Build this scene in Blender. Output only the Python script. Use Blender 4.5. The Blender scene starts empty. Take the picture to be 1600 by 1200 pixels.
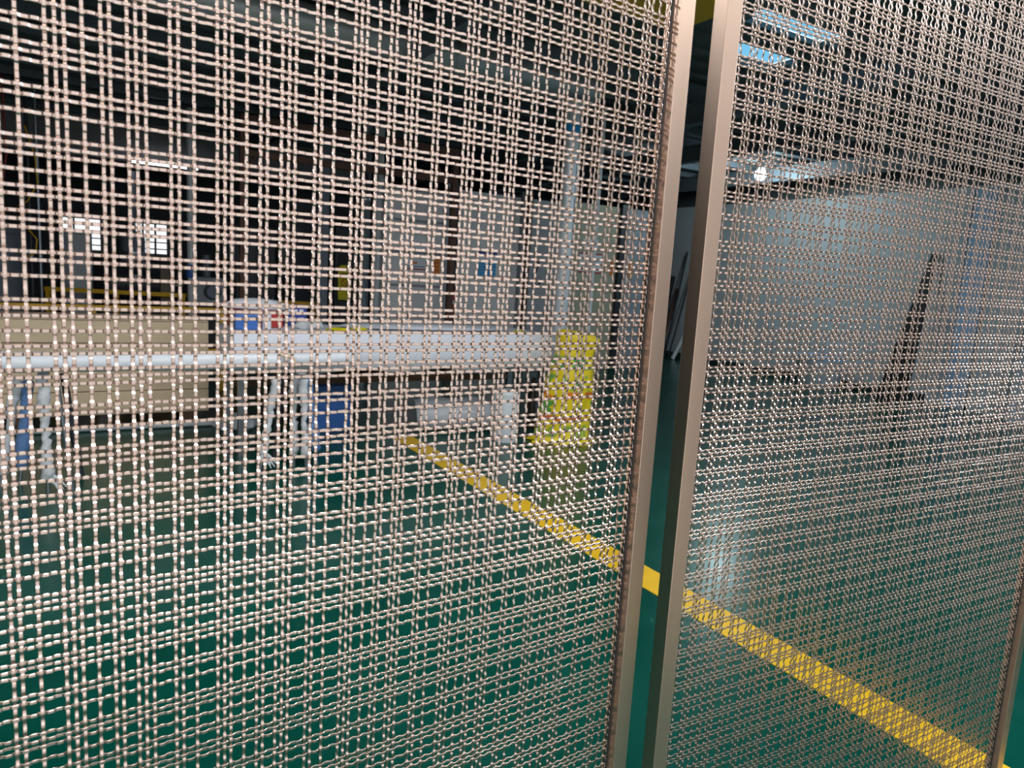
import bpy, bmesh, math, random
from mathutils import Vector, Matrix

random.seed(7)
S = bpy.context.scene
COL = S.collection

# ------------------------------------------------------------------ camera
cam_d = bpy.data.cameras.new('camera')
cam = bpy.data.objects.new('camera', cam_d)
COL.objects.link(cam)
cam_d.sensor_fit = 'HORIZONTAL'
cam_d.sensor_width = 36.0
cam_d.lens = 36.0 * 1113.58 / 1600.0
cam_d.clip_start = 0.02
cam_d.dof.use_dof = True
cam_d.dof.focus_distance = 1.25
cam_d.dof.aperture_fstop = 12.0
PITCH, ROLL, EYE = math.radians(8.4925), math.radians(3.4801), 1.3
_f = Vector((0, math.cos(PITCH), -math.sin(PITCH)))
_u0 = Vector((0, math.sin(PITCH), math.cos(PITCH)))
_r0 = Vector((1, 0, 0))
_r = _r0 * math.cos(ROLL) + _u0 * math.sin(ROLL)
_u = _u0 * math.cos(ROLL) - _r0 * math.sin(ROLL)
cam.matrix_world = Matrix(((_r.x, _u.x, -_f.x, 0), (_r.y, _u.y, -_f.y, 0), (_r.z, _u.z, -_f.z, EYE), (0, 0, 0, 1)))
S.camera = cam

# ------------------------------------------------------------------ daylight and exposure
W = bpy.data.worlds.new('overcast_sky')
S.world = W
W.use_nodes = True
_bg = W.node_tree.nodes['Background']
_bg.inputs['Color'].default_value = (0.93, 0.965, 1.0, 1)
_bg.inputs['Strength'].default_value = 1.3
S.view_settings.view_transform = 'Standard'
S.view_settings.look = 'None'
S.view_settings.gamma = 1.0
S.view_settings.use_curve_mapping = False
S.view_settings.exposure = 0.2
S.cycles.max_bounces = 5
S.cycles.diffuse_bounces = 2
S.cycles.glossy_bounces = 2
S.cycles.adaptive_threshold = 0.04
S.cycles.transparent_max_bounces = 6

# building axes: BV runs along the panels, AV runs into the hall
BV = Vector((0.853, 0.522, 0)); BV.normalize()
AV = Vector((-BV.y, BV.x, 0))
BROT = math.atan2(BV.y, BV.x)
def ab(a, b, z=0.0):
    return AV * a + BV * b + Vector((0, 0, z))

# ------------------------------------------------------------------ materials
MATS = {}
def mat(name, col, rough=0.5, metal=0.0, var=0.0, scale=8.0, bump=0.0, stretch=None, rvar=0.0, spec=None):
    if name in MATS:
        return MATS[name]
    m = bpy.data.materials.new(name)
    m.use_nodes = True
    nt = m.node_tree
    b = nt.nodes['Principled BSDF']
    b.inputs['Base Color'].default_value = (*col, 1)
    b.inputs['Roughness'].default_value = rough
    b.inputs['Metallic'].default_value = metal
    if spec is not None:
        b.inputs['Specular IOR Level'].default_value = spec
    if var or bump or rvar:
        tc = nt.nodes.new('ShaderNodeTexCoord')
        mp = nt.nodes.new('ShaderNodeMapping')
        nt.links.new(tc.outputs['Object'], mp.inputs['Vector'])
        if stretch:
            mp.inputs['Scale'].default_value = stretch
        nz = nt.nodes.new('ShaderNodeTexNoise')
        nz.inputs['Scale'].default_value = scale
        nz.inputs['Detail'].default_value = 5
        nt.links.new(mp.outputs['Vector'], nz.inputs['Vector'])
        if var:
            mx = nt.nodes.new('ShaderNodeMix')
            mx.data_type = 'RGBA'
            mx.inputs['A'].default_value = (*[c * (1 - var) for c in col], 1)
            mx.inputs['B'].default_value = (*[min(1, c * (1 + var)) for c in col], 1)
            nt.links.new(nz.outputs['Fac'], mx.inputs['Factor'])
            nt.links.new(mx.outputs['Result'], b.inputs['Base Color'])
        if rvar:
            mr = nt.nodes.new('ShaderNodeMapRange')
            mr.inputs['To Min'].default_value = max(0.02, rough - rvar)
            mr.inputs['To Max'].default_value = rough + rvar
            nt.links.new(nz.outputs['Fac'], mr.inputs['Value'])
            nt.links.new(mr.outputs['Result'], b.inputs['Roughness'])
        if bump:
            bp = nt.nodes.new('ShaderNodeBump')
            bp.inputs['Strength'].default_value = bump
            bp.inputs['Distance'].default_value = 0.01
            nt.links.new(nz.outputs['Fac'], bp.inputs['Height'])
            nt.links.new(bp.outputs['Normal'], b.inputs['Normal'])
    MATS[name] = m
    return m

def emit(name, col, strength):
    m = bpy.data.materials.new(name)
    m.use_nodes = True
    b = m.node_tree.nodes['Principled BSDF']
    b.inputs['Base Color'].default_value = (0.8, 0.8, 0.8, 1)
    b.inputs['Emission Color'].default_value = (*col, 1)
    b.inputs['Emission Strength'].default_value = strength
    return m

def film(name, col, alpha, rough=0.15):
    m = bpy.data.materials.new(name)
    m.use_nodes = True
    b = m.node_tree.nodes['Principled BSDF']
    b.inputs['Base Color'].default_value = (*col, 1)
    b.inputs['Roughness'].default_value = rough
    b.inputs['Alpha'].default_value = alpha
    return m

M_WIRE = mat('bronze_wire', (0.60, 0.46, 0.395), 0.22, 1.0, var=0.10, scale=90, rvar=0.05)
M_FRAME = mat('brushed_bronze', (0.60, 0.435, 0.34), 0.36, 1.0, var=0.06, scale=60, stretch=(1, 1, 0.02), rvar=0.04)
M_RAIL = mat('brushed_bronze_rail', (0.60, 0.435, 0.34), 0.36, 1.0, var=0.06, scale=60, stretch=(0.02, 1, 1), rvar=0.04)
M_BLACK = mat('black_rubber', (0.012, 0.011, 0.011), 0.6)
M_FLOOR = None
M_YEL = mat('yellow_paint', (0.78, 0.46, 0.01), 0.42, var=0.12, scale=14)
M_YRAIL = mat('yellow_rail_paint', (0.85, 0.47, 0.01), 0.45, var=0.15, scale=9)
M_WHITE = mat('white_sheet', (0.78, 0.79, 0.86), 0.55, var=0.04, scale=6, bump=0.12)
M_WROLL = mat('white_film_roll', (0.80, 0.82, 0.86), 0.30, var=0.06, scale=22, bump=0.3)
M_PLY = mat('pale_wood', (0.80, 0.62, 0.41), 0.6, var=0.18, scale=5, stretch=(0.25, 3, 3), bump=0.05)
M_BROWN = mat('brown_wood', (0.16, 0.085, 0.045), 0.6, var=0.3, scale=8)
M_RUST = mat('rusty_steel', (0.13, 0.062, 0.042), 0.7, var=0.35, scale=12)
M_DARK = mat('dark_machine_paint', (0.028, 0.032, 0.042), 0.45, var=0.25, scale=5)
M_GREY = mat('grey_machine_paint', (0.19, 0.22, 0.27), 0.42, var=0.1, scale=5)
M_LGREY = mat('light_grey_paint', (0.42, 0.45, 0.48), 0.45, var=0.08, scale=5)
M_STEEL = mat('dull_steel', (0.34, 0.36, 0.39), 0.35, 0.9, var=0.12, scale=20)
M_GALV = mat('galvanised_duct', (0.46, 0.48, 0.50), 0.42, 0.55, var=0.15, scale=7)
M_BEAM = mat('roof_beam_paint', (0.12, 0.15, 0.175), 0.5, var=0.15, scale=4)
M_CONC = mat('concrete_beam', (0.27, 0.27, 0.28), 0.85, var=0.25, scale=9, bump=0.4)
M_CEIL = mat('dark_roof_sheet', (0.105, 0.125, 0.13), 0.5, 0.0, var=0.2, scale=3)
M_PART = mat('partition_board', (0.76, 0.72, 0.71), 0.5, var=0.06, scale=3)
M_PARTD = mat('partition_grey', (0.36, 0.37, 0.39), 0.5, var=0.06, scale=3)
M_OLIVE = mat('olive_wall_paint', (0.44, 0.43, 0.32), 0.6, var=0.08, scale=3)
M_BLWALL = mat('blue_grey_wall', (0.30, 0.335, 0.385), 0.6, var=0.08, scale=3)
M_RWALL = mat('white_rendered_wall', (0.68, 0.72, 0.75), 0.8, var=0.09, scale=2.2, bump=0.2)
M_BLUE = mat('blue_plastic', (0.045, 0.16, 0.50), 0.4, var=0.1, scale=9)
M_LBLUE = mat('pale_blue_board', (0.42, 0.62, 0.88), 0.45, var=0.06, scale=4)
M_BOARD = mat('pale_board', (0.55, 0.60, 0.64), 0.5, var=0.06, scale=4)
M_RED = mat('red_plastic', (0.50, 0.035, 0.035), 0.4)
M_PAPER = mat('white_paper', (0.80, 0.81, 0.85), 0.7)
M_ORANGE = mat('orange_print', (0.80, 0.24, 0.015), 0.5, var=0.3, scale=40)
M_CYAN = mat('blue_print', (0.06, 0.36, 0.72), 0.5)
M_NAVY = mat('navy_print', (0.03, 0.06, 0.32), 0.5)
M_SIGN = mat('yellow_sign_plastic', (0.70, 0.62, 0.01), 0.4)
M_YARNB = mat('blue_wrap', (0.10, 0.20, 0.40), 0.75, var=0.3, scale=60, bump=0.6)
M_YARNW = mat('white_wrap', (0.62, 0.63, 0.64), 0.55, var=0.18, scale=30, bump=0.7)
M_PVC = mat('white_pvc', (0.66, 0.69, 0.71), 0.28, var=0.06, scale=8)
M_PILLAR = mat('pillar_paint', (0.62, 0.66, 0.69), 0.28, 0.15, var=0.08, scale=6)
M_TAPE = mat('blue_tape', (0.02, 0.30, 0.68), 0.4)
M_GROUND = mat('yard_concrete', (0.78, 0.77, 0.74), 0.9, var=0.15, scale=0.6)
M_FILM = film('clear_film', (0.75, 0.78, 0.82), 0.55)
M_GLASS = film('window_glass', (0.85, 0.92, 0.95), 0.12, 0.05)
M_TUBE = emit('fluorescent_tube_glow', (0.86, 0.95, 1.0), 9.0)
M_TUBE.cycles.emission_sampling = 'NONE'
M_LED = emit('lamp_glow', (0.74, 0.94, 1.0), 190.0)

def floor_material():
    m = bpy.data.materials.new('green_epoxy')
    m.use_nodes = True
    nt = m.node_tree
    b = nt.nodes['Principled BSDF']
    b.inputs['Specular IOR Level'].default_value = 0.36
    tc = nt.nodes.new('ShaderNodeTexCoord')
    nz = nt.nodes.new('ShaderNodeTexNoise')
    nz.inputs['Scale'].default_value = 2.6
    nz.inputs['Detail'].default_value = 8
    nt.links.new(tc.outputs['Object'], nz.inputs['Vector'])
    mx = nt.nodes.new('ShaderNodeMix'); mx.data_type = 'RGBA'
    mx.inputs['A'].default_value = (0.000, 0.044, 0.029, 1)
    mx.inputs['B'].default_value = (0.001, 0.080, 0.056, 1)
    nt.links.new(nz.outputs['Fac'], mx.inputs['Factor'])
    # fine scratches
    mp = nt.nodes.new('ShaderNodeMapping')
    mp.inputs['Rotation'].default_value = (0, 0, 0.5)
    mp.inputs['Scale'].default_value = (60, 9, 1)
    nt.links.new(tc.outputs['Object'], mp.inputs['Vector'])
    n2 = nt.nodes.new('ShaderNodeTexNoise')
    n2.inputs['Scale'].default_value = 1.0
    n2.inputs['Detail'].default_value = 3
    nt.links.new(mp.outputs['Vector'], n2.inputs['Vector'])
    cr = nt.nodes.new('ShaderNodeMapRange')
    cr.inputs['From Min'].default_value = 0.68
    cr.inputs['From Max'].default_value = 0.78
    nt.links.new(n2.outputs['Fac'], cr.inputs['Value'])
    m2 = nt.nodes.new('ShaderNodeMix'); m2.data_type = 'RGBA'
    m2.inputs['B'].default_value = (0.015, 0.13, 0.10, 1)
    nt.links.new(cr.outputs['Result'], m2.inputs['Factor'])
    nt.links.new(mx.outputs['Result'], m2.inputs['A'])
    nt.links.new(m2.outputs['Result'], b.inputs['Base Color'])
    r = nt.nodes.new('ShaderNodeMapRange')
    r.inputs['To Min'].default_value = 0.16
    r.inputs['To Max'].default_value = 0.34
    nt.links.new(nz.outputs['Fac'], r.inputs['Value'])
    nt.links.new(r.outputs['Result'], b.inputs['Roughness'])
    bp = nt.nodes.new('ShaderNodeBump')
    bp.inputs['Strength'].default_value = 0.08
    bp.inputs['Distance'].default_value = 0.004
    nt.links.new(n2.outputs['Fac'], bp.inputs['Height'])
    nt.links.new(bp.outputs['Normal'], b.inputs['Normal'])
    return m
M_FLOOR = floor_material()

def skylight_material():
    m = bpy.data.materials.new('skylight_sheet')
    m.use_nodes = True
    nt = m.node_tree
    nt.nodes.remove(nt.nodes['Principled BSDF'])
    out = nt.nodes['Material Output']
    tr = nt.nodes.new('ShaderNodeBsdfTransparent')
    tr.inputs['Color'].default_value = (0.34, 0.60, 0.74, 1)
    tl = nt.nodes.new('ShaderNodeBsdfTranslucent')
    tl.inputs['Color'].default_value = (0.45, 0.72, 0.85, 1)
    mx = nt.nodes.new('ShaderNodeMixShader')
    mx.inputs['Fac'].default_value = 0.35
    nt.links.new(tr.outputs[0], mx.inputs[1])
    nt.links.new(tl.outputs[0], mx.inputs[2])
    nt.links.new(mx.outputs[0], out.inputs['Surface'])
    return m
M_SKYL = skylight_material()

def sack_material():
    m = bpy.data.materials.new('printed_yellow_sack')
    m.use_nodes = True
    nt = m.node_tree
    b = nt.nodes['Principled BSDF']
    b.inputs['Roughness'].default_value = 0.42
    tc = nt.nodes.new('ShaderNodeTexCoord')
    sep = nt.nodes.new('ShaderNodeSeparateXYZ')
    nt.links.new(tc.outputs['Object'], sep.inputs['Vector'])
    nz = nt.nodes.new('ShaderNodeTexNoise')
    nz.inputs['Scale'].default_value = 11
    nz.inputs['Detail'].default_value = 2
    nt.links.new(tc.outputs['Object'], nz.inputs['Vector'])
    def band(lo, hi, soft=0.015):
        a = nt.nodes.new('ShaderNodeMapRange'); a.inputs['From Min'].default_value = lo; a.inputs['From Max'].default_value = lo + soft
        c = nt.nodes.new('ShaderNodeMapRange'); c.inputs['From Min'].default_value = hi; c.inputs['From Max'].default_value = hi + soft
        c.inputs['To Min'].default_value = 1; c.inputs['To Max'].default_value = 0
        nt.links.new(sep.outputs['Z'], a.inputs['Value']); nt.links.new(sep.outputs['Z'], c.inputs['Value'])
        mu = nt.nodes.new('ShaderNodeMath'); mu.operation = 'MULTIPLY'
        nt.links.new(a.outputs[0], mu.inputs[0]); nt.links.new(c.outputs[0], mu.inputs[1])
        return mu.outputs[0]
    def over(prev, col, mask, thr):
        g = nt.nodes.new('ShaderNodeMath'); g.operation = 'GREATER_THAN'; g.inputs[1].default_value = thr
        nt.links.new(nz.outputs['Fac'], g.inputs[0])
        mu = nt.nodes.new('ShaderNodeMath'); mu.operation = 'MULTIPLY'
        nt.links.new(g.outputs[0], mu.inputs[0]); nt.links.new(mask, mu.inputs[1])
        x = nt.nodes.new('ShaderNodeMix'); x.data_type = 'RGBA'
        nt.links.new(mu.outputs[0], x.inputs['Factor'])
        x.inputs['B'].default_value = (*col, 1)
        if prev is None:
            x.inputs['A'].default_value = (0.86, 0.64, 0.01, 1)
        else:
            nt.links.new(prev, x.inputs['A'])
        return x.outputs['Result']
    c = over(None, (0.06, 0.36, 0.06), band(0.60, 0.70), 0.53)
    c = over(c, (0.16, 0.44, 0.08), band(0.40, 0.55), 0.56)
    c = over(c, (0.80, 0.18, 0.01), band(0.36, 0.42), 0.49)
    c = over(c, (0.10, 0.36, 0.06), band(0.24, 0.34), 0.53)
    c = over(c, (0.78, 0.13, 0.01), band(0.185, 0.225), 0.42)
    c = over(c, (0.25, 0.42, 0.05), band(0.05, 0.15), 0.56)
    nt.links.new(c, b.inputs['Base Color'])
    n2 = nt.nodes.new('ShaderNodeTexNoise'); n2.inputs['Scale'].default_value = 9; n2.inputs['Detail'].default_value = 4
    nt.links.new(tc.outputs['Object'], n2.inputs['Vector'])
    bp = nt.nodes.new('ShaderNodeBump'); bp.inputs['Strength'].default_value = 0.6; bp.inputs['Distance'].default_value = 0.03
    nt.links.new(n2.outputs['Fac'], bp.inputs['Height']); nt.links.new(bp.outputs['Normal'], b.inputs['Normal'])
    return m
M_SACK = sack_material()

# ------------------------------------------------------------------ geometry helpers
class MB:
    def __init__(s):
        s.bm = bmesh.new()
    def box(s, c, size, rz=0.0, rot=None, bev=0.0):
        r = bmesh.ops.create_cube(s.bm, size=1.0)
        M = Matrix.Translation(Vector(c)) @ (rot if rot is not None else Matrix.Rotation(rz, 4, 'Z')) @ Matrix.Diagonal((*size, 1))
        bmesh.ops.transform(s.bm, matrix=M, verts=r['verts'])
        if bev:
            es = set(e for v in r['verts'] for e in v.link_edges)
            bmesh.ops.bevel(s.bm, geom=list(es), offset=bev, segments=2, affect='EDGES', profile=0.5)
        return s
    def tube(s, p, q, r0, r1=None, n=16, caps=True):
        p, q = Vector(p), Vector(q)
        r1 = r0 if r1 is None else r1
        d = q - p
        res = bmesh.ops.create_cone(s.bm, cap_ends=caps, cap_tris=False, segments=n, radius1=r0, radius2=r1, depth=d.length)
        M = Matrix.Translation((p + q) / 2) @ d.to_track_quat('Z', 'Y').to_matrix().to_4x4()
        bmesh.ops.transform(s.bm, matrix=M, verts=res['verts'])
        return s
    def lathe(s, prof, c=(0, 0, 0), n=28, sx=1.0, sy=1.0, wob=None, caps=True):
        rings = []
        for i, (r, z) in enumerate(prof):
            ring = []
            for k in range(n):
                t = 2 * math.pi * k / n
                w = 1.0 if wob is None else wob(t, i / max(1, len(prof) - 1))
                ring.append(s.bm.verts.new((c[0] + sx * r * w * math.cos(t), c[1] + sy * r * w * math.sin(t), c[2] + z)))
            rings.append(ring)
        for a, b in zip(rings, rings[1:]):
            for k in range(n):
                s.bm.faces.new((a[k], a[(k + 1) % n], b[(k + 1) % n], b[k]))
        if caps:
            s.bm.faces.new(list(reversed(rings[0])))
            s.bm.faces.new(rings[-1])
        return s
    def path(s, pts, r, n=8):
        pts = [Vector(p) for p in pts]
        rings = []
        for i, p in enumerate(pts):
            d = (pts[min(i + 1, len(pts) - 1)] - pts[max(i - 1, 0)]).normalized()
            x = d.orthogonal().normalized() if i == 0 else (rings_x - d * rings_x.dot(d)).normalized()
            rings_x = x
            y = d.cross(x)
            rr = r[i] if isinstance(r, (list, tuple)) else r
            rings.append([s.bm.verts.new(p + (x * math.cos(2 * math.pi * k / n) + y * math.sin(2 * math.pi * k / n)) * rr) for k in range(n)])
        for a, b in zip(rings, rings[1:]):
            for k in range(n):
                s.bm.faces.new((a[k], a[(k + 1) % n], b[(k + 1) % n], b[k]))
        s.bm.faces.new(list(reversed(rings[0]))); s.bm.faces.new(rings[-1])
        return s
    def done(s, name, m, parent=None, smooth=None, loc=None, rz=None):
        me = bpy.data.meshes.new(name)
        bmesh.ops.recalc_face_normals(s.bm, faces=s.bm.faces[:])
        s.bm.to_mesh(me); s.bm.free()
        me.materials.append(m)
        if smooth is not None:
            for p in me.polygons:
                p.use_smooth = True
            me.set_sharp_from_angle(angle=math.radians(smooth))
        o = bpy.data.objects.new(name, me)
        COL.objects.link(o)
        if loc is not None:
            o.location = loc
        if rz is not None:
            o.rotation_euler.z = rz
        if parent is not None:
            o.parent = parent
        return o

def tag(o, label, cat, group=None):
    o['label'] = label
    o['category'] = cat
    if group:
        o['group'] = group
    return o
def thing(name, label, cat, loc, rz=0.0, group=None):
    o = bpy.data.objects.new(name, None)
    COL.objects.link(o)
    o.empty_display_size = 0.1
    o.location = loc
    o.rotation_euler.z = rz
    return tag(o, label, cat, group)
def struct(o, label=None):
    o['kind'] = 'structure'
    if label:
        o['label'] = label
    return o

CZ = 3.2      # underside of the roof sheet

# ------------------------------------------------------------------ setting: floor, yard, walls
struct(MB().box(ab(8.5, 0.0, -0.05), (26, 19.0, 0.10), BROT).done('floor', M_FLOOR), 'glossy green painted workshop floor')
struct(MB().box(ab(0, 0, -0.16), (160, 160, 0.10), BROT).done('ground', M_GROUND), 'pale concrete yard outside the workshop')

RW = 9.55
struct(MB().box(ab(6.45, RW + 0.10, 1.38), (0.20, 14.9, 2.76), BROT).done('wall_right', M_RWALL), 'white rendered side wall')
struct(MB().box(ab(6.45, RW + 0.10, 2.98), (0.24, 14.9, 0.44), BROT).done('trim_1', M_CEIL), 'dark sheet band above the white wall')
struct(MB().box(ab(6.45, RW - 0.006, 0.05), (0.012, 14.9, 0.10), BROT).done('baseboard_right', mat('dark_skirting', (0.03, 0.05, 0.05), 0.6)), 'dark skirting along the white wall')

DOOR0, DOOR1 = -3.6, 2.05     # wide open doorway behind the camera
fr = MB()
fr.box(ab(-0.9, (DOOR1 + 9.65) / 2, CZ / 2), (9.65 - DOOR1, 0.2, CZ), BROT)
fr.box(ab(-0.9, (DOOR0 - 10.1) / 2, CZ / 2), (10.1 + DOOR0, 0.2, CZ), BROT)
struct(fr.done('wall_front', mat('front_wall_sheet', (0.16, 0.145, 0.13), 0.7, var=0.15, scale=3)), 'front wall with the open workshop doorway')

# far wall with two glazed window openings (wall pieces around the openings)
FA = 16.0
wb = [(-0.30, 0.40), (0.86, 1.55)]      # b ranges of the openings, measured on the far wall
zlo, zhi = 1.30, 1.95
fw = MB()
def far_seg(b0, b1, z0, z1):
    fw.box(ab(FA + 0.1, (b0 + b1) / 2, (z0 + z1) / 2), (b1 - b0, 0.2, z1 - z0), BROT)
far_seg(-13, wb[0][0], 0, CZ); far_seg(wb[0][1], wb[1][0], 0, CZ); far_seg(wb[1][1], 13, 0, CZ)
for b0, b1 in wb:
    far_seg(b0, b1, 0, zlo); far_seg(b0, b1, zhi, CZ)
struct(fw.done('wall_far', mat('far_wall_paint', (0.07, 0.08, 0.09), 0.8)), 'dark far wall behind the machines')
for i, (b0, b1) in enumerate(wb):
    w = bpy.data.objects.new('window_%d' % (i + 1), None)
    COL.objects.link(w)
    w.location = ab(FA, (b0 + b1) / 2, zlo); w.rotation_euler.z = BROT
    struct(w, 'bright barred window in the far wall')
    wd, ht = b1 - b0, zhi - zlo
    nb = 3
    f = MB()
    f.box((0, 0.02, 0.02), (wd, 0.06, 0.04)).box((0, 0.02, ht - 0.02), (wd, 0.06, 0.04))
    for k in range(nb + 1):
        f.box((-wd / 2 + 0.015 + k * (wd - 0.03) / nb, 0.02, ht / 2), (0.035, 0.06, ht))
    f.done('window_frame', M_LGREY, w)
    for k in range(1, 5):
        MB().box((0, 0.02, ht * k / 5), (wd, 0.04, 0.022)).done('glazing_bar', M_LGREY, w)
    for k in range(nb):
        MB().box((-wd / 2 + (k + 0.5) * wd / nb, 0.05, ht / 2), (wd / nb - 0.03, 0.006, ht - 0.04)).done('pane', M_GLASS, w)

struct(MB().box(ab(7.6, -10.0, 1.6), (0.2, 17.2, 3.2), BROT).done('wall_left', mat('left_wall_paint', (0.16, 0.165, 0.17), 0.8)), 'side wall of the machine bay')

# partition across the back of the hall, made of boards of different paint
PA = 8.67
def part_board(b0, b1, z1, m, name, label, th=0.06):
    return struct(MB().box(ab(PA + th / 2, (b0 + b1) / 2, z1 / 2), (b1 - b0, th, z1), BROT).done(name, m), label)
p1 = part_board(3.26, 4.12, 2.34, M_PARTD, 'wall_back_1', 'backing of the stacked white partition boards')
for k, (z0, z1) in enumerate(((0.0, 0.70), (0.73, 1.10), (1.13, 1.52), (1.55, 1.92), (1.95, 2.30))):
    MB().box(ab(PA - 0.02, 3.69, (z0 + z1) / 2), (0.83, 0.036, z1 - z0), BROT, bev=0.004).done('board', M_PART, p1)
part_board(4.34, 5.27, 2.40, M_PART, 'wall_back_2', 'pale grey partition board with the blue notice')
part_board(5.45, 5.92, 2.40, M_PARTD, 'wall_back_3', 'dark grey partition board beside the white pillar')
part_board(5.92, 7.04, 2.44, M_OLIVE, 'wall_back_4', 'olive grey partition wall behind the yellow sack')
part_board(7.16, 8.05, 2.44, M_BLWALL, 'wall_back_5', 'blue grey partition end by the metal frames')
for i, (b0, b1, m) in enumerate(((4.12, 4.18, M_LGREY), (4.20, 4.30, M_DARK), (5.29, 5.43, M_LGREY), (5.335, 5.40, M_RUST), (7.04, 7.16, M_DARK))):
    struct(MB().box(ab(PA - 0.02 - 0.01 * (i == 3) * 6, (b0 + b1) / 2, 1.24), (b1 - b0, 0.08, 2.48), BROT).done('trim_%d' % (i + 2), m), 'upright post between partition boards')

# ------------------------------------------------------------------ roof: ribbed sheet with skylights, purlins and beams
# skylight strips: (a0, a1, b0, b1)
SKY = [(3.50, 3.84, 4.02, 4.95), (4.16, 4.46, 4.44, 5.14), (4.74, 4.94, 4.9, 5.2),
       (0.3, 1.8, 5.3, 9.0)]  # this big one is added out of view to light the right wall bluish
A0, A1, B0, B1 = -0.9, 17.9, -10.0, 9.7
pitch = 0.25
roof = bpy.data.objects.new('ceiling', None); COL.objects.link(roof); struct(roof, 'dark ribbed sheet roof on steel purlins')
def hole_at(a):
    return [(s[2], s[3]) for s in SKY if s[0] <= a <= s[1]]
cuts = sorted(set([A0, A1] + [x for s in SKY for x in (s[0], s[1])]))
sheet = MB()
for a0, a1 in zip(cuts, cuts[1:]):
    holes = sorted(hole_at((a0 + a1) / 2))
    b = B0
    for h0, h1 in holes + [(B1, B1)]:
        if h0 > b:
            sheet.box(ab((a0 + a1) / 2, (b + h0) / 2, CZ + 0.02), (h0 - b, a1 - a0, 0.04), BROT)
        b = max(b, h1)
so = sheet.done('roof_sheet', M_CEIL, roof)
# ribs run along the panels' direction
a = A0 + pitch / 2
rib_me = None
ribs = MB()
while a < A1:
    holes = sorted(hole_at(a))
    b = B0
    for h0, h1 in holes + [(B1, B1)]:
        if h0 > b:
            ribs.box(ab(a, (b + h0) / 2, CZ - 0.018), (h0 - b, 0.07, 0.036), BROT)
        b = max(b, h1)
    a += pitch
ro = ribs.done('rib', M_CEIL, roof); ro['kind'] = 'stuff'
for s in SKY:
    MB().box(ab((s[0] + s[1]) / 2, (s[2] + s[3]) / 2, CZ + 0.05), (s[3] - s[2], s[1] - s[0], 0.006), BROT).done('skylight', M_SKYL, roof)
# purlins along B (C sections) and beams along A
a = 0.8
while a < 16:
    if not any(s[0] - 0.08 < a < s[1] + 0.08 for s in SKY):
        p = MB()
        p.box(ab(a, -0.15, CZ - 0.075), (19.5, 0.012, 0.08), BROT).box(ab(a + 0.03, -0.15, CZ - 0.045), (19.5, 0.06, 0.01), BROT).box(ab(a + 0.03, -0.15, CZ - 0.112), (19.5, 0.06, 0.01), BROT)
        p.done('purlin', M_BEAM, roof)
    a += 0.62
for b in (-8.2, -5.0, -2.0, 2.2, 5.20, 6.70, 8.6):
    p = MB()
    z = CZ - 0.12
    p.box(ab(8.9, b, z - 0.10), (0.012, 17.5, 0.18), BROT).box(ab(8.9, b, z - 0.006), (0.11, 17.5, 0.012), BROT).box(ab(8.9, b, z - 0.195), (0.11, 17.5, 0.012), BROT)
    p.done('roof_beam', M_BEAM, roof)

# low concrete beam over the machines
struct(MB().box(ab(11.6, -0.6, 2.88), (9.0, 0.30, 0.64), BROT).done('trim_12', M_CONC), 'rough concrete beam above the machine bay')

# ------------------------------------------------------------------ the two woven metal screens
U = 0.006
PAT = (0, 1, 2, 4, 6, 7, 9, 10, 11, 14, 15, 17)
def wire_mesh(name, n0, n1, phase):
    """a flat crimped wire along +X from slot n0 to n1, front is -Y, wide in Z"""
    A, HW, T = 0.130, 0.238, 0.092
    prof = ((-0.375, 0.80), (-0.20, 0.95), (0.0, 1.0), (0.20, 0.95), (0.375, 0.80))
    ch = 0.045
    sec = [(-HW, -T + ch), (-HW + ch, -T), (HW - ch, -T), (HW, -T + ch), (HW, T - ch), (HW - ch, T), (-HW + ch, T), (-HW, T - ch)]
    verts, faces = [], []
    pts = [(n0 - 0.5, 0.0)]
    for k in range(n0, n1 + 1):
        s = 1 if (k + phase) % 2 == 0 else -1
        for o, h in prof:
            pts.append((k + o, s * h * A))
    pts.append((n1 + 0.5, 0.0))
    for i, (x, y) in enumerate(pts):
        for w, t in sec:
            verts.append((x * U, (-y + t) * U, w * U))
    n = len(sec)
    for i in range(len(pts) - 1):
        for k in range(n):
            faces.append((i * n + k, i * n + (k + 1) % n, (i + 1) * n + (k + 1) % n, (i + 1) * n + k))
    faces.append(tuple(range(n - 1, -1, -1)))
    faces.append(tuple((len(pts) - 1) * n + k for k in range(n)))
    me = bpy.data.meshes.new(name)
    me.from_pydata(verts, [], faces)
    bm = bmesh.new(); bm.from_mesh(me); bmesh.ops.recalc_face_normals(bm, faces=bm.faces[:]); bm.to_mesh(me); bm.free()
    me.materials.append(M_WIRE)
    for p in me.polygons:
        p.use_smooth = True
    me.set_sharp_from_angle(angle=math.radians(33))
    return me

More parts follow.
